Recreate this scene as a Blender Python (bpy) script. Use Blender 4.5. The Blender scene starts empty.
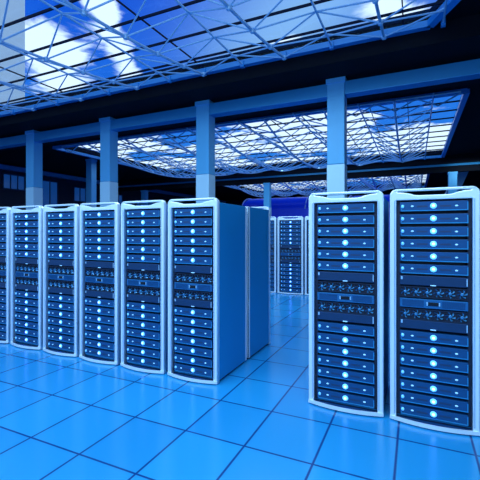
import bpy, bmesh, math, random
from mathutils import Vector, Matrix
random.seed(4)
C = bpy.context.scene.collection
SC = bpy.context.scene
EYE = 1.63

# ------------------------------------------------------------------ helpers
class MB:
    """collects shapes; build() links them as ONE mesh object"""
    def __init__(s): s.bm = bmesh.new()
    def box(s, x0, x1, y0, y1, z0, z1, bev=0.0, seg=2):
        r = bmesh.ops.create_cube(s.bm, size=1.0)
        vs = r['verts']
        for v in vs:
            v.co = Vector(((x0+x1)/2 + v.co.x*(x1-x0), (y0+y1)/2 + v.co.y*(y1-y0), (z0+z1)/2 + v.co.z*(z1-z0)))
        if bev > 0:
            es = list({e for v in vs for e in v.link_edges})
            bmesh.ops.bevel(s.bm, geom=es, offset=bev, segments=seg, affect='EDGES', profile=0.6)
        return s
    def tube(s, pts, r, n=8, closed=False):
        pts = [Vector(p) for p in pts]; rings = []
        m = len(pts)
        for i, p in enumerate(pts):
            a = pts[i-1] if (i > 0 or closed) else p
            b = pts[(i+1) % m] if (i < m-1 or closed) else p
            d = (b-a).normalized()
            up = Vector((0, 0, 1)) if abs(d.z) < 0.9 else Vector((0, 1, 0))
            x = d.cross(up).normalized(); y = x.cross(d).normalized()
            rings.append([s.bm.verts.new(p + x*math.cos(2*math.pi*k/n)*r + y*math.sin(2*math.pi*k/n)*r) for k in range(n)])
        for i in range(m if closed else m-1):
            A, B = rings[i], rings[(i+1) % m]
            for k in range(n):
                s.bm.faces.new((A[k], A[(k+1) % n], B[(k+1) % n], B[k]))
        if not closed:
            s.bm.faces.new(list(reversed(rings[0]))); s.bm.faces.new(rings[-1])
        return s
    def prism(s, outline, axis, a, b):
        """outline of 2D points extruded along axis from a to b"""
        def P(p, t):
            if axis == 'z': return Vector((p[0], p[1], t))
            if axis == 'y': return Vector((p[0], t, p[1]))
            return Vector((t, p[0], p[1]))
        A = [s.bm.verts.new(P(p, a)) for p in outline]
        B = [s.bm.verts.new(P(p, b)) for p in outline]
        n = len(outline)
        s.bm.faces.new(A); s.bm.faces.new(list(reversed(B)))
        for k in range(n):
            s.bm.faces.new((A[k], B[k], B[(k+1) % n], A[(k+1) % n]))
        return s
    def lathe(s, prof, n=16, axis='y', at=(0, 0, 0), sx=1.0, sz=1.0):
        """prof: (radius, along-axis) pairs"""
        at = Vector(at); rings = []
        for r, h in prof:
            ring = []
            for k in range(n):
                c, q = math.cos(2*math.pi*k/n)*r, math.sin(2*math.pi*k/n)*r
                ring.append(s.bm.verts.new(at + (Vector((c*sx, h, q*sz)) if axis == 'y' else Vector((c*sx, q*sz, h)))))
            rings.append(ring)
        for A, B in zip(rings, rings[1:]):
            for k in range(n): s.bm.faces.new((A[k], A[(k+1) % n], B[(k+1) % n], B[k]))
        s.bm.faces.new(list(reversed(rings[0]))); s.bm.faces.new(rings[-1])
        return s
    def mesh(s, name, m, smooth=False):
        bmesh.ops.recalc_face_normals(s.bm, faces=s.bm.faces)
        me = bpy.data.meshes.new(name); s.bm.to_mesh(me); s.bm.free()
        if m: me.materials.append(m)
        if smooth:
            for p in me.polygons: p.use_smooth = True
            try: me.set_sharp_from_angle(angle=math.radians(40))
            except Exception: pass
        return me
    def build(s, name, m, parent=None, smooth=False):
        o = bpy.data.objects.new(name, s.mesh(name, m, smooth)); C.objects.link(o)
        if parent: o.parent = parent
        return o

def empty(name, loc=(0, 0, 0), rz=0.0):
    o = bpy.data.objects.new(name, None); C.objects.link(o)
    o.location = loc; o.rotation_euler = (0, 0, rz); o.empty_display_size = 0.1
    return o
def tag(o, label=None, cat=None, group=None, kind=None):
    if label: o['label'] = label
    if cat: o['category'] = cat
    if group: o['group'] = group
    if kind: o['kind'] = kind
    return o
def copy_tree(o, parent=None):
    c = o.copy(); C.objects.link(c)
    if parent: c.parent = parent
    for ch in list(o.children): copy_tree(ch, c)
    return c
def place(o, me, parent, loc):
    pass
def inst(name, me, parent, loc=(0, 0, 0)):
    o = bpy.data.objects.new(name, me); C.objects.link(o); o.parent = parent; o.location = loc
    return o

# ------------------------------------------------------------------ materials
def mat(name, col, rough=0.5, metal=0.0, emit=None, es=0.0, noise=None, spec=0.5, bump=None):
    m = bpy.data.materials.new(name); m.use_nodes = True
    nt = m.node_tree; b = nt.nodes['Principled BSDF']
    b.inputs['Base Color'].default_value = (*col, 1); b.inputs['Roughness'].default_value = rough
    b.inputs['Metallic'].default_value = metal; b.inputs['Specular IOR Level'].default_value = spec
    if emit:
        b.inputs['Emission Color'].default_value = (*emit, 1); b.inputs['Emission Strength'].default_value = es
    if noise:
        sc, amt, stretch = noise
        tc = nt.nodes.new('ShaderNodeTexCoord'); mp = nt.nodes.new('ShaderNodeMapping')
        mp.inputs['Scale'].default_value = stretch
        nz = nt.nodes.new('ShaderNodeTexNoise'); nz.inputs['Scale'].default_value = sc; nz.inputs['Detail'].default_value = 4
        nt.links.new(tc.outputs['Object'], mp.inputs['Vector']); nt.links.new(mp.outputs[0], nz.inputs['Vector'])
        mx = nt.nodes.new('ShaderNodeMix'); mx.data_type = 'RGBA'
        mx.inputs['A'].default_value = (*[c*(1-amt) for c in col], 1); mx.inputs['B'].default_value = (*[min(1, c*(1+amt)) for c in col], 1)
        nt.links.new(nz.outputs['Fac'], mx.inputs['Factor']); nt.links.new(mx.outputs['Result'], b.inputs['Base Color'])
        rr = nt.nodes.new('ShaderNodeMapRange'); rr.inputs['To Min'].default_value = max(.02, rough-.08); rr.inputs['To Max'].default_value = rough+.08
        nt.links.new(nz.outputs['Fac'], rr.inputs['Value']); nt.links.new(rr.outputs[0], b.inputs['Roughness'])
    return m

M = {}
M['frame'] = mat('rack_silver', (.60, .78, .95), .30, .25, noise=(3, .05, (1, 1, 1)))
M['side'] = mat('rack_blue_side', (.008, .25, .58), .42, .2, noise=(5, .06, (1, 1, .3)))
M['dark'] = mat('rack_black', (.003, .012, .045), .45)
M['sill'] = mat('rack_sill', (.01, .07, .25), .25, .3)
M['face'] = mat('server_face', (.002, .062, .21), .5, .1, noise=(30, .2, (.3, 1, 4)), spec=.3)
M['trim'] = mat('server_edge', (.02, .26, .60), .3, .4)
M['slot'] = mat('server_slot', (.002, .03, .11), .5)
M['blank'] = mat('blank_panel', (.003, .035, .12), .42, .3, noise=(40, .25, (.3, 1, 4)))
M['panel'] = mat('control_panel', (.008, .12, .34), .35, .3)
M['fan'] = mat('fan_blade', (.03, .20, .46), .32, .35)
M['led'] = mat('centre_light', (.5, .8, 1), .3, 0, (.060, .095, 1.0), 13.0)
M['led2'] = mat('small_light', (.3, .6, .9), .3, 0, (.22, .55, 1.0), .55)
M['knob'] = mat('knob_glint', (.2, .6, 1), .3, 0, (.07, .38, 1.0), .6)  # handle knob at the unit's left edge, its bright glint put in as emission
M['latch'] = mat('latch_metal', (.35, .65, .95), .3, .5)
M['lens'] = mat('halo_lens', (.2, .6, 1), .25, 0, (.08, .40, 1.0), 1.1)  # lens glow also stands in for the soft halo round the bulb
M['black'] = mat('display_black', (.001, .003, .01), .15)
M['column'] = mat('column_metal', (.09, .44, .82), .5, .1, noise=(2, .12, (1, 1, .15)))
M['clad'] = mat('column_cladding', (.45, .74, .98), .5, .1, noise=(2, .08, (1, 1, .3)))
M['lintel'] = mat('lintel_blue', (.02, .27, .60), .38, .3, noise=(1.2, .15, (.3, 1, 1)))
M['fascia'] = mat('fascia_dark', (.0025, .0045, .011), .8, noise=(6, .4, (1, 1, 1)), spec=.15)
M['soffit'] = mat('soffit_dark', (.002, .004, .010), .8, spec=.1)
M['ledge'] = mat('ledge_blue', (.02, .28, .72), .4)
M['truss'] = mat('truss_paint', (.38, .64, .92), .35, .2)
M['mullion'] = mat('mullion_dark', (.002, .007, .03), .6, spec=.1)
M['wall'] = mat('hall_wall', (.003, .012, .04), .6, noise=(.4, .4, (1, 1, 1)))
M['wallband'] = mat('wall_band', (.04, .26, .6), .5)
M['winframe'] = mat('window_frame', (.01, .05, .15), .5)
M['booth'] = mat('booth_blue', (.006, .05, .92), .28)
M['boothrib'] = mat('booth_rib', (.25, .4, .9), .4)
M['slab'] = mat('stair_slab', (.05, .32, .70), .45)

def glass_mat(name, tint, fac, rough=.05):
    m = bpy.data.materials.new(name); m.use_nodes = True; nt = m.node_tree; nt.nodes.clear()
    o = nt.nodes.new('ShaderNodeOutputMaterial'); t = nt.nodes.new('ShaderNodeBsdfTransparent'); g = nt.nodes.new('ShaderNodeBsdfGlossy')
    t.inputs['Color'].default_value = (*tint, 1); g.inputs['Roughness'].default_value = rough; g.inputs['Color'].default_value = (.5, .75, 1, 1)
    x = nt.nodes.new('ShaderNodeMixShader'); x.inputs[0].default_value = fac
    nt.links.new(t.outputs[0], x.inputs[1]); nt.links.new(g.outputs[0], x.inputs[2]); nt.links.new(x.outputs[0], o.inputs[0])
    return m
M['glass'] = glass_mat('skylight_glass', (.93, .97, 1), .04)
# dim interior rooms behind the side windows give off a faint blue light
M['pane'] = mat('lit_window', (.005, .03, .12), .15, 0, (.01, .10, .45), .35)

def floor_mat():
    m = bpy.data.materials.new('floor_tiles'); m.use_nodes = True; nt = m.node_tree; b = nt.nodes['Principled BSDF']
    N = nt.nodes.new; L = nt.links.new
    tc = N('ShaderNodeTexCoord'); sp = N('ShaderNodeSeparateXYZ'); L(tc.outputs['Object'], sp.inputs[0])
    def mth(op, a, bb=None):
        n = N('ShaderNodeMath'); n.operation = op
        for i, v in enumerate((a, bb)):
            if v is None: continue
            if isinstance(v, (int, float)): n.inputs[i].default_value = v
            else: L(v, n.inputs[i])
        return n.outputs[0]
    def line(co, off, pitch):
        f = mth('FRACT', mth('DIVIDE', mth('ADD', co, off), pitch))
        return mth('MULTIPLY', mth('MINIMUM', f, mth('SUBTRACT', 1.0, f)), pitch)
    d = mth('MINIMUM', line(sp.outputs['X'], .123, .527), line(sp.outputs['Y'], -3.2 + 60*.607, .607))
    g = mth('LESS_THAN', d, .0055)
    soft = N('ShaderNodeMapRange'); soft.inputs['From Min'].default_value = .005; soft.inputs['From Max'].default_value = .012
    soft.inputs['To Min'].default_value = 1; soft.inputs['To Max'].default_value = 0; L(d, soft.inputs['Value'])
    # slight tone change from tile to tile
    cx = mth('FLOOR', mth('DIVIDE', mth('ADD', sp.outputs['X'], .123), .527)); cy = mth('FLOOR', mth('DIVIDE', mth('ADD', sp.outputs['Y'], -3.2+60*.607), .607))
    cb = N('ShaderNodeCombineXYZ'); L(cx, cb.inputs[0]); L(cy, cb.inputs[1])
    wn = N('ShaderNodeTexWhiteNoise'); wn.noise_dimensions = '2D'; L(cb.outputs[0], wn.inputs['Vector'])
    t1 = N('ShaderNodeMix'); t1.data_type = 'RGBA'; t1.inputs['A'].default_value = (.012, .28, .66, 1); t1.inputs['B'].default_value = (.017, .34, .76, 1)
    L(wn.outputs['Value'], t1.inputs['Factor'])
    mx = N('ShaderNodeMix'); mx.data_type = 'RGBA'; mx.inputs['B'].default_value = (.002, .045, .22, 1)
    L(t1.outputs['Result'], mx.inputs['A']); L(soft.outputs[0], mx.inputs['Factor']); L(mx.outputs['Result'], b.inputs['Base Color'])
    nz = N('ShaderNodeTexNoise'); nz.inputs['Scale'].default_value = 1.3; nz.inputs['Detail'].default_value = 3; L(tc.outputs['Object'], nz.inputs['Vector'])
    rr = N('ShaderNodeMapRange'); rr.inputs['To Min'].default_value = .15; rr.inputs['To Max'].default_value = .30; L(nz.outputs['Fac'], rr.inputs['Value'])
    L(rr.outputs[0], b.inputs['Roughness'])
    b.inputs['Specular IOR Level'].default_value = .75
    return m
M['floor'] = floor_mat()

# ------------------------------------------------------------------ the hall
def struct(name, mb, m, parent=None):
    o = mb.build(name, m, parent)
    if not parent: o['kind'] = 'structure'
    return o
UL, UR, VB, VF = -27.0, 13.0, -3.2, 52.0
struct('floor', MB().box(UL-.3, UR+.3, VB-9, VF+.3, -.25, 0), M['floor'])
struct('wall_left', MB().box(UL-.3, UL, 8, VF, 0, 7.2), M['wall'])
struct('wall_right', MB().box(UR, UR+.3, 8, VF, 0, 7.2), M['wall'])
struct('wall_back', MB().box(UL-.3, UR+.3, VF, VF+.3, 0, 7.2), M['wall'])
ZG = 6.63                      # glass level
S1 = (-18.2, 1.65, -3.0, 9.9); S2 = (-19.0, 1.65, 14.6, 27.5); S3 = (-18.2, 1.05, 31.9, 45.0)
deck = MB()
deck.box(UL-.3, -19.0, VB, VF+.3, 6.6, 6.95)
deck.box(-19.0, -18.2, VB, 15.1, 6.6, 6.95); deck.box(-19.0, -18.2, 27.5, VF+.3, 6.6, 6.95)
deck.box(1.05, 1.65, 31.9, 45.0, 6.6, 6.95)
deck.box(1.65, UR+.3, VB, VF+.3, 6.6, 6.95)
deck.box(S1[0], 1.65, 9.98, 15.1, 6.6, 6.95)
deck.box(S1[0], 1.65, 27.5, 31.9, 6.6, 6.95)
deck.box(S1[0], 1.65, 45.0, VF+.3, 6.6, 6.95)
deck.box(S1[0], 1.65, VB, -3.0, 6.6, 6.95)
deck.prism([(1.65, 7.25), (1.65, 9.98), (.33, 9.98)], 'z', 6.6, 6.95)
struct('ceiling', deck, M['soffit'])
# dark boxed beams and the lighter lintels under them
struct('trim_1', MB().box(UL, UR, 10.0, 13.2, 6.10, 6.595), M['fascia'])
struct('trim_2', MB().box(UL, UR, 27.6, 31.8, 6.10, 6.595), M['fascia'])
COLS = [-15.62, -11.22, -6.81, -2.33]      # left faces of the front columns, top at the beam
CW, CD = .50, .45
li = MB()
xs = [UL] + [c + q for c in COLS for q in (0, CW)] + [UR]
for a, b in zip(xs[0::2], xs[1::2]):
    li.box(a, b, 11.03, 11.40, 5.60, 5.98, .015)
struct('trim_3', li, M['lintel'])
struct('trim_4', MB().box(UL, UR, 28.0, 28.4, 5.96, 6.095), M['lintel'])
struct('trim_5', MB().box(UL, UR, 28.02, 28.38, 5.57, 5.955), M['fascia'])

# windows of dim rooms along the left wall
wi = 0
for v0, w, z0, h in ((14.2, 1.4, 4.6, 1.2), (17.2, 1.7, 4.75, 1.15), (20.3, 1.5, 3.6, 2.2), (23.4, 2.0, 4.3, 1.3), (27.0, 2.4, 4.0, 1.4), (31.5, 2.8, 3.6, 1.5), (36.5, 3.2, 3.4, 1.6)):
    wi += 1
    w0 = MB()
    w0.box(UL+.005, UL+.11, v0, v0+w, z0, z0+.08); w0.box(UL+.005, UL+.11, v0, v0+w, z0+h-.08, z0+h)
    n = max(2, int(w/.55))
    for k in range(n+1):
        y = v0 + (w-.06)*k/n; w0.box(UL+.005, UL+.10, y, y+.06, z0+.08, z0+h-.08)
    o = struct('window_%d' % (wi+3), w0, M['winframe'])
    MB().box(UL+.006, UL+.03, v0+.05, v0+w-.05, z0+.07, z0+h-.07).build('window_pane', M['pane'], o)
struct('trim_6', MB().box(UL+.005, UL+.35, 8.2, VF-.2, 6.15, 6.45), M['wallband'])
struct('trim_7', MB().box(UL+.005, UL+.25, 8.2, VF-.2, 3.05, 3.3), M['wallband'])

# ------------------------------------------------------------------ columns
def column(u, v, top, label, group, split=3.6):
    r = empty('column', (u+CW/2, v+CD/2, 0))
    tag(r, label, 'column', group)
    MB().box(-CW/2, CW/2, -CD/2, CD/2, split, top, .02).build('shaft', M['column'], r)
    c = MB()
    for k in range(4):
        z0, z1 = split*k/4, split*(k+1)/4
        c.box(-CW/2-.004, CW/2+.004, -CD/2-.004, CD/2+.004, z0, z1-.006, .01, 1)
    c.build('lower_cladding', M['clad'], r)
    MB().box(-CW/2-.03, CW/2+.03, -CD/2-.03, CD/2+.03, top-.14, top-.002, .01).build('capital', M['column'], r)
    return r
lab = ['pale blue square column at far left, behind the second rack',
       'pale blue square column rising behind the fourth rack from left',
       'bright square column behind the end rack on the left of the aisle',
       'tallest looking bright square column, behind the right-hand racks']
for u, l in zip(COLS, lab): column(u, 11.0, 6.098, l, 'front row of columns')
for u, v, l in ((-23.4, 28.0, 'slim distant column seen left of the third skylight, between two front columns'),
                (-11.0, 28.0, 'slim distant column standing behind the far racks in the aisle'),
                (2.0, 28.0, 'slim distant column at the right, half hidden by the last rack')):
    column(u, v, 5.565, l, 'distant row of columns')
column(-20.25, 18.6, 6.59, 'mid-distance blue column just left of the second front column', None)

# ------------------------------------------------------------------ skylights and roof trusses
def skylight(n, S, chamfer=False):
    u0, u1, v0, v1 = S
    far = [(u1, v1)] if not chamfer else [(u1, 7.25), (.33, v1)]
    ring = [(u0, v0), (u1, v0)] + far + [(u0, v1)]
    # curb: the light strip round the opening
    cb = MB()
    cx, cy = (u0+u1)/2, (v0+v1)/2
    for a, b in zip(ring, ring[1:]+ring[:1]):
        A, B = Vector(a), Vector(b); d = (B-A).normalized(); nrm = Vector((-d.y, d.x))      # ring runs counter-clockwise: nrm points in
        A2, B2 = A - d*.0, B + d*.0
        cb.prism([tuple(A2 - nrm*.08), tuple(B2 - nrm*.08), tuple(B2 + nrm*.10), tuple(A2 + nrm*.10)], 'z', 6.45, 6.60)
    o = struct('window_%d' % n, cb, M['ledge'])
    # glazing bars
    p = 1.15
    mb = MB()
    k = v1 - .62
    while k > v0:
        ue = u1
        if chamfer and k > 7.25: ue = 1.65 - (k-7.25)*(1.32/2.65)
        mb.box(u0, ue, k-.02, k+.02, ZG-.005, ZG+.05); k -= p
    mb.build('glazing_bar', M['mullion'], o)
    mb = MB()
    k = u1 - 1.9
    while k > u0:
        ve = v1
        mb.box(k-.014, k+.014, v0, ve, ZG+.01, ZG+.045); k -= 1.4 if n > 1 else 5.6
    mb.build('cross_bar', M['mullion'], o)
    g = MB(); g.prism(ring, 'z', ZG+.052, ZG+.062)
    g.build('glass_pane', M['glass'], o)
    return o
skylight(1, S1, True); skylight(2, (S2[0], S2[1], 15.1, S2[3])); skylight(3, S3)

LOWS = [-.68 - 2.55*k for k in range(7)]
UZ = 6.46; DEP = .60
def truss(S, uc, label, group, fine, rad, right, left):
    u0, u1, v0, v1 = S
    vm, hl = (v0+v1)/2, (v1-v0)/2
    def low(v): return UZ - .05 - (DEP if fine else .8)*max(0, 1-((v-vm)/hl)**2)
    r = empty('roof_truss', (uc, vm, UZ)); tag(r, label, 'truss', group)
    def P(u, v, z): return (u-uc, v-vm, z-UZ)
    n = 40
    MB().tube([P(uc, v0+.05+(v1-v0-.1)*k/n, low(v0+.05+(v1-v0-.1)*k/n)) for k in range(n+1)], rad*1.4, 8).build('lower_chord', M['truss'], r, True)
    vs = [v1-.62-1.15*k for k in range(int((v1-v0-.62)/1.15)+1)]
    MB().tube([P(right, v0+.1, UZ), P(right, v1-.1, UZ)], rad*1.1, 8).build('upper_chord', M['truss'], r, True)
    web = MB()
    nodes = [v1-.15] + [(a+b)/2 for a, b in zip(vs, vs[1:])]
    for v in nodes:
        lo = P(uc, v, low(v))
        for uu in (right, left):
            for dv in (-.575, .575):
                w = v + dv
                if w > v1-.1 or w < v0+.1: continue
                if fine: MB().tube([lo, P(uu, w, UZ)], rad*.8, 6).build('strut', M['truss'], r, True)
                else: web.tube([lo, P(uu, w, UZ)], rad*.8, 4)
        if fine: MB().lathe([(.001, -.07), (.05, -.05), (.07, 0), (.05, .05), (.001, .07)], 10, 'z', lo).build('node', M['truss'], r, True)
    if not fine: web.build('strut_web', M['truss'], r)
    else: web.bm.free()
    # hanger where the truss lands on the curb
    for du in (0, right-uc):
        MB().box(du-.05, du+.05, v1-vm-.14, v1-vm-.02, -.08, .12, .01).build('end_bracket', M['ledge'], r)
    return r
ordn = ['first', 'second', 'third', 'fourth', 'fifth', 'sixth', 'seventh']
for S, where, fine, rad in ((S1, 'under the near skylight', True, .024), (S2, 'under the middle skylight', False, .030), (S3, 'under the farthest skylight', False, .04)):
    for k, u in enumerate(LOWS):
        rt = min(u+1.275, S[1]-.15); lf = max(u-1.275, S[0]+.15)
        truss(S, u, '%s lattice roof truss from the right %s' % (ordn[k], where), 'lattice roof trusses ' + where, fine, rad, rt, lf)

r = empty('edge_lattice', (-8.3, 14.95, UZ)); tag(r, 'zigzag lattice girder along the front edge of the middle skylight', 'girder')
def lat(k): return (-9.85 + .70*k, 0.02*(k % 2), -.02 if k % 2 == 0 else -.36)
MB().tube([lat(k) for k in range(29)], .028, 6).build('zigzag_bar', M['truss'], r)
MB().tube([(-9.85, 0, .03), (9.75, 0, .03)], .03, 6).build('chord', M['truss'], r)

# ------------------------------------------------------------------ server rack
RW, RD, RH = .64, .78, 2.0
def arc(cx, cz, r, a0, a1, n=8):
    return [(cx + r*math.cos(math.radians(a0+(a1-a0)*k/n)), cz + r*math.sin(math.radians(a0+(a1-a0)*k/n))) for k in range(n+1)]
def plate_with_holes(name, outer, holes, depth, bev):
    cu = bpy.data.curves.new(name, 'CURVE'); cu.dimensions = '2D'; cu.fill_mode = 'BOTH'
    cu.extrude = depth/2 - bev; cu.bevel_depth = bev; cu.bevel_resolution = 2; cu.offset = -bev
    for pts in [outer] + holes:
        s = cu.splines.new('POLY'); s.points.add(len(pts)-1); s.use_cyclic_u = True
        for p, q in zip(s.points, pts): p.co = (q[0], q[1], 0, 1)
    o = bpy.data.objects.new(name, cu); C.objects.link(o)
    dg = bpy.context.evaluated_depsgraph_get()
    me = bpy.data.meshes.new_from_object(o.evaluated_get(dg))
    bpy.data.objects.remove(o); bpy.data.curves.remove(cu)
    me.transform(Matrix.Rotation(math.pi/2, 4, 'X'))        # into the XZ plane, facing -Y
    me.name = name
    return me

def bow(x, b=.055): return -b*max(0, 1-(x/(RW/2))**2)
def make_rack():
    r = empty('server_rack')
    W = RW/2
    # cabinet shell
    s = MB()
    s.box(-W+.004, -W+.024, .05, RD, .03, 1.95, .004); s.box(W-.024, W-.004, .05, RD, .03, 1.95, .004)
    s.box(-W+.024, W-.024, .06, RD, 1.912, 1.93); s.box(-W+.024, W-.024, RD-.02, RD-.002, .03, 1.912)
    s.box(-W+.024, W-.024, .06, RD-.02, .03, .05)
    s.build('cabinet', M['side'], r)
    MB().box(-W+.002, W-.002, RD-.035, RD, .028, 1.952, .006).build('rear_frame', M['frame'], r)
    MB().box(-W+.03, W-.03, .06, RD-.03, 0.0, .03).build('base', M['dark'], r)
    # front frame: stiles, rounded top, slot of the handle
    R = .055
    st = .050
    outer = [(-W, .008), (-W+st, .008), (-W+st, 1.903), (W-st, 1.903), (W-st, .008), (W, .008)] + arc(W-R, RH-R, R, 0, 90) + arc(-W+R, RH-R, R, 90, 180)
    a = W-.052
    slot = [(-a, 1.9795), (-a+.008, 1.972), (-a+.05, 1.969), (-a+.10, 1.958), (-a+.135, 1.945), (-.10, 1.942), (.10, 1.942), (a-.135, 1.945), (a-.10, 1.958), (a-.05, 1.969), (a-.008, 1.972), (a, 1.9795)]
    me = plate_with_holes('front_frame', outer, [slot], .06, .009)
    me.transform(Matrix.Translation((0, .03, 0)))
    me.materials.append(M['frame'])
    f = inst('front_frame', me, r)
    # groove line down each stile
    for sgn in (-1, 1):
        MB().box(sgn*(W-.036)-.002, sgn*(W-.036)+.002, -.0015, .004, .06, 1.90).build('stile_groove', M['trim'], f)
        MB().box(*sorted((sgn*(W-.052), sgn*(W-.078))), .045, .075, .045, 1.90).build('mounting_rail', M['dark'], r)
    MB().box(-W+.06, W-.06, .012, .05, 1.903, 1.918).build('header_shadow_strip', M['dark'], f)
    # bowed kick plate and sill
    xs_ = [-W + RW*k/24 for k in range(25)]
    out = [(x, bow(x)-.002) for x in xs_] + [(x, bow(x)+.016) for x in reversed(xs_)]
    MB().prism(out, 'z', .012, .040).build('kick_plate', M['frame'], r)
    out = [(x, bow(x)+.012) for x in xs_[1:-1]] + [(W-.03, .06), (-W+.03, .06)]
    MB().prism(out, 'z', .014, .024).build('sill', M['sill'], r)
    out = [(x*.94, bow(x)+.03) for x in xs_] + [(W*.94, .06), (-W*.94, .06)]
    MB().prism(out, 'z', 0, .0135).build('plinth', M['dark'], r)
    # dark back panel behind the units
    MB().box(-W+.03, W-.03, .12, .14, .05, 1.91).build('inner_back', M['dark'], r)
    # --- shared meshes of one server
    UH, HW = .080, .244
    s = MB(); s.box(-HW, HW, .0, .085, -UH/2, UH/2, .004)
    face = s.mesh('server_unit', M['face'])
    s = MB(); t = .0038
    s.box(-HW+.012, HW, -.003, .004, -UH/2, -UH/2+.0075); s.box(HW-.007, HW, -.003, .004, -UH/2+.0075, UH/2-.012)
    s.box(-HW+.012, -HW+.016, -.003, .004, -UH/2+.0075, UH/2-.02)
    edge = s.mesh('bezel_edge', M['trim'])
    s = MB()
    s.box(-.04, .04, -.0012, .004, -.008, .006)
    slots = s.mesh('vent_slot', M['slot'])
    dome = [(.0165, .002), (.016, -.004), (.012, -.0085), (.006, -.011), (.0015, -.0118)]
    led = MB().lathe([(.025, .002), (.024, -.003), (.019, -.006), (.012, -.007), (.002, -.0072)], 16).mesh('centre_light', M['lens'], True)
    core = MB().lathe([(.0115, -.005), (.0120, -.011), (.0095, -.0155), (.005, -.018), (.001, -.0188)], 12).mesh('bulb', M['led'], True)
    led2 = MB().lathe([(q*.55, h*.6) for q, h in dome], 12, sx=1.25, sz=.8).mesh('status_light', M['led2'], True)
    knob = MB().lathe([(q*.8, h*1.1) for q, h in dome], 14, sx=.9, sz=1.15).mesh('knob_glint', M['knob'], True)
    def server(z):
        o = inst('server_unit', face, r, (0, .022, z))
        inst('bezel_edge', edge, o); inst('vent_slot', slots, o, (-.078, 0, 0)); inst('vent_slot', slots, o, (.088, 0, 0))
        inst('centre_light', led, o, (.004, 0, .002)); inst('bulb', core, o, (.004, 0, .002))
        inst('status_light', led2, o, (-.150, 0, .002)); inst('status_light', led2, o, (.165, 0, -.002))
        inst('knob_glint', knob, o, (-.222, 0, .002))
    for k in range(6): server(1.848 - .1065*k)
    for k in range(7): server(.741 - .1065*k)
    # --- blank panels above and below the fans
    for zc, h, lz in ((1.217, .080, -.037), (.842, .076, -.034)):
        b = MB().box(-HW, HW, .026, .05, -h/2, h/2, .004).build('blank_panel', M['blank'], r); b.location.z = zc
        MB().box(-HW+.008, -HW+.022, .019, .03, .004, .032, .003).build('latch', M['latch'], b)
        MB().box(-.018, .022, .021, .03, lz-.004, lz+.004, .002).build('status_light', M['led2'], b)
        MB().box(HW-.012, HW-.004, .019, .03, -.03, .03, .002).build('latch', M['latch'], b)
    # --- two trays of six fans
    s = MB()
    fr = .038
    s.lathe([(.012, .004), (.012, -.010), (.008, -.012), (.002, -.0125)], 12)
    for k in range(6):
        a0 = 2*math.pi*k/6
        pts = []
        for i in range(6):
            q = i/5; rr = .010 + (fr-.010)*q; a1 = a0 + .55*q
            pts.append((rr, a1))
        top = []; bot = []
        for rr, a1 in pts:
            w = .30 + .10*math.sin(math.pi*min(1, rr/fr))
            top.append(Vector((rr*math.cos(a1), -.009, rr*math.sin(a1)))); bot.append(Vector((rr*math.cos(a1+w), .001, rr*math.sin(a1+w))))
        va = [s.bm.verts.new(p) for p in top]; vb = [s.bm.verts.new(p) for p in bot]
        va2 = [s.bm.verts.new(p+Vector((0, .002, 0))) for p in top]; vb2 = [s.bm.verts.new(p+Vector((0, .002, 0))) for p in bot]
        for i in range(5):
            s.bm.faces.new((va[i], va[i+1], vb[i+1], vb[i])); s.bm.faces.new((va2[i], vb2[i], vb2[i+1], va2[i+1]))
            s.bm.faces.new((va[i], va2[i], va2[i+1], va[i+1])); s.bm.faces.new((vb[i], vb[i+1], vb2[i+1], vb2[i]))
        s.bm.faces.new((va[0], vb[0], vb2[0], va2[0])); s.bm.faces.new((va[5], va2[5], vb2[5], vb[5]))
    fan = s.mesh('fan', M['fan'])
    for zc in (1.118, .929):
        tr = MB()
        tr.box(-HW, HW, .045, .06, -.046, .046)
        tr.box(-HW, HW, .028, .045, .040, .046); tr.box(-HW, HW, .028, .045, -.046, -.040)
        for k in range(7): tr.box(-HW+k*(2*HW-.004)/6, -HW+.004+k*(2*HW-.004)/6, .032, .045, -.040, .040)
        to = tr.build('fan_tray', M['dark'], r); to.location.z = zc
        for k in range(6):
            o = inst('fan', fan, to, (-HW + (k+.5)*2*HW/6, .038, 0)); o.rotation_euler = (0, .5*k + zc, 0)
    # --- control panel between the fan trays
    p = MB(); p.box(-HW, HW, .024, .06, -.038, .038, .004)
    po = p.build('control_panel', M['panel'], r); po.location.z = 1.0235
    p = MB(); p.box(-.08, .08, .0235, .0245, -.028, .028)
    for k in range(12):
        x = -.075 + k*.0128; p.box(x, x+.005, .0215, .024, -.026, .026)
    rib = p.mesh('vent_grille', M['face'])
    inst('vent_grille', rib, po, (-.145, 0, 0)); inst('vent_grille', rib, po, (.145, 0, 0))
    MB().box(-.034, .040, .020, .03, -.015, .015, .003).build('display', M['black'], po)
    MB().box(-.046, -.036, .019, .03, -.015, .015, .002).build('display_bracket', M['latch'], po)
    MB().box(.042, .052, .019, .03, -.015, .015, .002).build('display_bracket', M['latch'], po)
    return r
proto = make_rack()
fronts = [
    (-6.0, 'leftmost server rack, cut off so that only its right part shows'),
    (-5.31, 'second server rack from the left, between the cut off one and its neighbour'),
    (-4.62, 'third server rack from the left in the front row'),
    (-3.93, 'fourth server rack from the left in the front row'),
    (-3.237, 'fifth server rack from the left, beside the rack with an exposed blue side'),
    (-2.545, 'end server rack left of the aisle, its tall blue side panel exposed'),
    (-0.917, 'front server rack standing just right of the aisle'),
    (-0.197, 'rightmost and largest server rack in the front row'),
]
first = True
for u, l in fronts:
    o = proto if first else copy_tree(proto); first = False
    wx = 1.045 if u > -1 else 1.0
    o.scale.x = wx; o.location = (u+RW*wx/2, 3.5, 0); tag(o, l, 'server rack', 'server racks in the front row')
o = copy_tree(proto); o.location = (-2.545+RW/2, 5.13, 0); o.rotation_euler.z = math.pi
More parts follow.
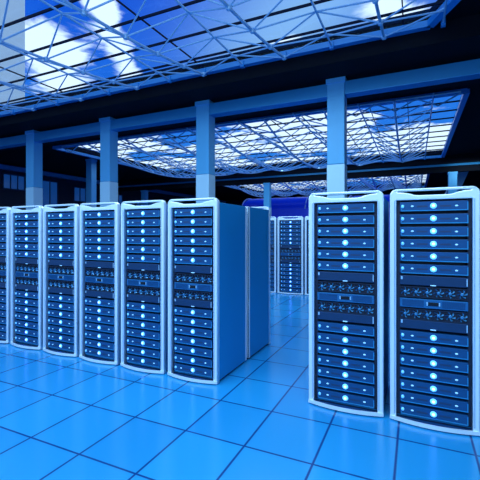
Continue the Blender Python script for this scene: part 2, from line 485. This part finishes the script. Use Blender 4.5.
tag(o, 'server rack standing back to back behind the aisle end rack, only its side seen', 'server rack', 'server racks turned to the far aisle')
for u, l in ((-4.06, 'distant small server rack half hidden by the blue side panel, far end of aisle'),
             (-3.318, 'distant small server rack fully seen at the far end of the aisle'),
             (-2.575, 'distant small server rack half hidden behind the right-hand racks')):
    o = copy_tree(proto); o.location = (u+.352, 9.45, 0); o.scale = (1.1, 1, 1.02)
    tag(o, l, 'server rack', 'server racks at the far end of the aisle')

# ------------------------------------------------------------------ blue barrel booths behind, tower outside
def booth(u0, u1, v0, top, label):
    r = empty('barrel_booth', ((u0+u1)/2, v0+2.2, 0)); tag(r, label, 'booth', 'blue barrel roofed booths')
    h = (u1-u0)/2; R = 2.2
    prof = []
    for k in range(15):
        a = math.pi*k/14; prof.append((-R*math.cos(a), top-1.3+1.3*math.sin(a)))
    s = MB(); s.prism([(-R, 0)] + prof + [(R, 0)], 'x', -h, h); 
    # round off the right-hand end
    for v in s.bm.verts:
        if v.co.z > top-1.25 and abs(v.co.x) > h-.01: v.co.x *= (h-.5*(v.co.z-top+1.3)/1.3)/h
    s.build('shell', M['booth'], r, True)
    rb = MB()
    rb.tube([(-h*.93, y, z) for y, z in [(q[0]*1.01, q[1]+.02) for q in prof]], .06, 6)
    rb.tube([(h*.90, y, z) for y, z in [(q[0]*1.01, q[1]+.02) for q in prof]], .06, 6)
    rb.build('rib', M['boothrib'], r)
booth(-15.5, -8.6, 33.0, 5.0, 'deep blue rounded booth behind the far racks, beyond the aisle')
booth(-5.4, -.4, 33.0, 4.9, 'deep blue booth glimpsed through the gap between the two right racks')

# steep stair flight at the far right
st_ = empty('staircase', (.4, 33.0, 0)); tag(st_, 'steep light blue stair flight rising far behind the rightmost server rack', 'staircase')
for y in (-.75, .75):
    MB().prism([(0, 0), (.75, 0), (3.35, 6.45), (2.60, 6.45)], 'y', y-.06, y+.06).build('stringer', M['slab'], st_)
    MB().tube([(.2, y, 1.1), (2.55, y, 6.4)], .04, 6).build('handrail', M['truss'], st_)
tread = MB().box(-.2, .2, -.69, .69, -.03, .03, .008).mesh('tread', M['clad'])
for k in range(22): inst('tread', tread, st_, (.42+2.6*(k+.5)/22.5, 0, .28*(k+1)))

def tower_mat():
    m = mat('tower_facade', (.30, .55, .85), .35); nt = m.node_tree; b = nt.nodes['Principled BSDF']
    tc = nt.nodes.new('ShaderNodeTexCoord'); mp = nt.nodes.new('ShaderNodeMapping'); mp.inputs['Rotation'].default_value = (math.pi/2, 0, 0)
    br = nt.nodes.new('ShaderNodeTexBrick'); br.offset = 0
    br.inputs['Color1'].default_value = (.45, .74, 1, 1); br.inputs['Color2'].default_value = (.55, .80, 1, 1); br.inputs['Mortar'].default_value = (.75, .90, 1, 1)
    br.inputs['Scale'].default_value = 1; br.inputs['Brick Width'].default_value = 2.4; br.inputs['Row Height'].default_value = 3.4; br.inputs['Mortar Size'].default_value = .25
    nt.links.new(tc.outputs['Object'], mp.inputs[0]); nt.links.new(mp.outputs[0], br.inputs['Vector']); nt.links.new(br.outputs['Color'], b.inputs['Base Color'])
    return m
M['tower'] = tower_mat()
t = empty('tower_block', (-112.5, 63.5, 0)); tag(t, 'pale tower block outside, seen through the near skylight at upper left', 'building')
MB().box(-17, 17, -3.5, 3.5, 0, 78).build('facade', M['tower'], t)
MB().box(-17.4, 17.4, -3.9, 3.9, 78, 80).build('parapet', M['clad'], t)

# ------------------------------------------------------------------ sky
w = bpy.data.worlds.new('sky'); SC.world = w; w.use_nodes = True
nt = w.node_tree; nt.nodes.clear(); N = nt.nodes.new; L = nt.links.new
def mth(op, a, b=None, c=None, clamp=False):
    n = N('ShaderNodeMath'); n.operation = op; n.use_clamp = clamp
    for i, v in enumerate((a, b, c)):
        if v is None: continue
        if isinstance(v, (int, float)): n.inputs[i].default_value = v
        else: L(v, n.inputs[i])
    return n.outputs[0]
def mrange(v, a, b, c, d):
    n = N('ShaderNodeMapRange'); n.interpolation_type = 'SMOOTHSTEP'
    for i, q in zip((1, 2, 3, 4), (a, b, c, d)): n.inputs[i].default_value = q
    L(v, n.inputs[0]); return n.outputs[0]
tc = N('ShaderNodeTexCoord'); sp = N('ShaderNodeSeparateXYZ'); L(tc.outputs['Generated'], sp.inputs[0])
dx, dy, dz = sp.outputs
zz = mth('MAXIMUM', dz, .06)
pu, pv = mth('DIVIDE', dx, zz), mth('DIVIDE', dy, zz)
cb = N('ShaderNodeCombineXYZ'); L(pu, cb.inputs[0]); L(pv, cb.inputs[1])
nz = N('ShaderNodeTexNoise'); nz.inputs['Scale'].default_value = 2.4; nz.inputs['Detail'].default_value = 7; nz.inputs['Roughness'].default_value = .62; nz.inputs['Distortion'].default_value = .5
L(cb.outputs[0], nz.inputs['Vector'])
nb = N('ShaderNodeTexNoise'); nb.inputs['Scale'].default_value = .75; nb.inputs['Detail'].default_value = 6; nb.inputs['Roughness'].default_value = .55
mp = N('ShaderNodeMapping'); mp.inputs['Location'].default_value = (3.1, 1.7, 0); L(cb.outputs[0], mp.inputs[0]); L(mp.outputs[0], nb.inputs['Vector'])
def seg(ax, ay, bx, by, r):      # soft capsule-shaped bank of cloud in the cloud layer
    lx, ly = bx-ax, by-ay; l2 = max(1e-6, lx*lx+ly*ly)
    qx, qy = mth('SUBTRACT', pu, ax), mth('SUBTRACT', pv, ay)
    t_ = mth('DIVIDE', mth('ADD', mth('MULTIPLY', qx, lx), mth('MULTIPLY', qy, ly)), l2, clamp=True)
    ex, ey = mth('SUBTRACT', qx, mth('MULTIPLY', t_, lx)), mth('SUBTRACT', qy, mth('MULTIPLY', t_, ly))
    d2 = mth('ADD', mth('MULTIPLY', ex, ex), mth('MULTIPLY', ey, ey))
    return mth('EXPONENT', mth('MULTIPLY', d2, -1.0/(r*r)))
blobs = mth('ADD', mth('ADD', seg(-1.70, 1.25, -2.2, 1.85, .22), seg(-1.2, 1.15, -1.70, 1.98, .095)), seg(-.10, 1.80, -.06, 1.93, .13))
blobs = mth('ADD', blobs, mth('MULTIPLY', seg(-.72, 1.93, -.58, 1.87, .075), .8))
farm = mrange(pv, 2.2, 2.8, 0, 1)
genr = mth('MULTIPLY', farm, mrange(nb.outputs['Fac'], .37, .54, 0, 1.0))
near = mth('MULTIPLY', mrange(pv, .2, -.4, 0, 1), mrange(nb.outputs['Fac'], .45, .6, 0, 1.0))
blobs = mth('ADD', blobs, mrange(pu, .5, 1.1, 0, 1))  # unseen cloud cover added at the right to light the tower
dens = mth('ADD', mth('ADD', blobs, mth('ADD', genr, near)), mth('MULTIPLY', mth('SUBTRACT', nz.outputs['Fac'], .5), 2.4))
cloud = mrange(dens, .38, .80, 0, 1)
haze = mth('MULTIPLY', seg(-.2, 1.4, -.72, 1.95, .42), .85)
def rgbmix(f, a, b):
    n = N('ShaderNodeMix'); n.data_type = 'RGBA'
    for k, v in (('A', a), ('B', b)):
        if isinstance(v, tuple): n.inputs[k].default_value = (*v, 1)
        else: L(v, n.inputs[k])
    L(f, n.inputs['Factor']); return n.outputs['Result']
blue = rgbmix(mrange(dz, .1, .6, 0, 1), (.03, .26, .88), (.004, .09, .74))
c1 = rgbmix(haze, blue, (.32, .62, 1.0))
c2 = rgbmix(cloud, c1, (1.0, 1.22, 1.45))
# sky made brighter out of view behind the viewer, to light the rack fronts
back = mth('MULTIPLY', mrange(dy, .05, -.75, 0, 1), mrange(dz, -.05, .1, 0, 1))
c3 = rgbmix(back, c2, (.42, .76, 1.05))
c4 = rgbmix(mrange(dz, -.02, .02, 0, 1), (.01, .06, .2), c3)
bg = N('ShaderNodeBackground'); L(c4, bg.inputs['Color']); bg.inputs['Strength'].default_value = 1.0
wo = N('ShaderNodeOutputWorld'); L(bg.outputs[0], wo.inputs[0])

sd = bpy.data.lights.new('sun', 'SUN'); sd.energy = .32; sd.color = (.68, .88, 1.0); sd.angle = math.radians(22)
so = bpy.data.objects.new('sun', sd); C.objects.link(so)
so.rotation_euler = Vector((.22, .80, -.62)).to_track_quat('-Z', 'Y').to_euler(); so.location = (-4, -12, 12)

# added area lights without fixtures, brightening racks, aisle and far columns
for k, (x, y, z, sx, sy, e, tilt) in enumerate(((-1.0, .7, 4.6, 4.0, 1.2, 150, -.55), (-4.6, .9, 4.6, 3.2, 1.2, 120, -.5), (1.6, .7, 4.6, 1.8, 1.2, 45, -.5),
                                                (-3.4, 7.2, 5.75, 3.5, 1.5, 170, 0), (-6, 24, 5.7, 8, 1.5, 260, -.3), (3.2, 27.0, 5.6, 2, 1, 25, -.9))):
    ld = bpy.data.lights.new('fill_light', 'AREA'); ld.shape = 'RECTANGLE'; ld.size = sx; ld.size_y = sy; ld.energy = e; ld.color = (.64, .89, 1.0)
    lo = bpy.data.objects.new('fill_light', ld); C.objects.link(lo); lo.location = (x, y, z); lo.rotation_euler = (-tilt, 0, 0)

# ------------------------------------------------------------------ camera
cd = bpy.data.cameras.new('camera'); co = bpy.data.objects.new('camera', cd); C.objects.link(co)
co.location = (0, 0, EYE); co.rotation_euler = (math.pi/2, 0, math.radians(25.05))
cd.sensor_width = 36; cd.lens = 374/480*36; cd.shift_y = -8/480; cd.clip_end = 500
SC.camera = co
vs = SC.view_settings
SC.display_settings.display_device = 'sRGB'
vs.view_transform = 'Standard'; vs.look = 'None'; vs.exposure = 0.0; vs.gamma = 1.0; vs.use_curve_mapping = False
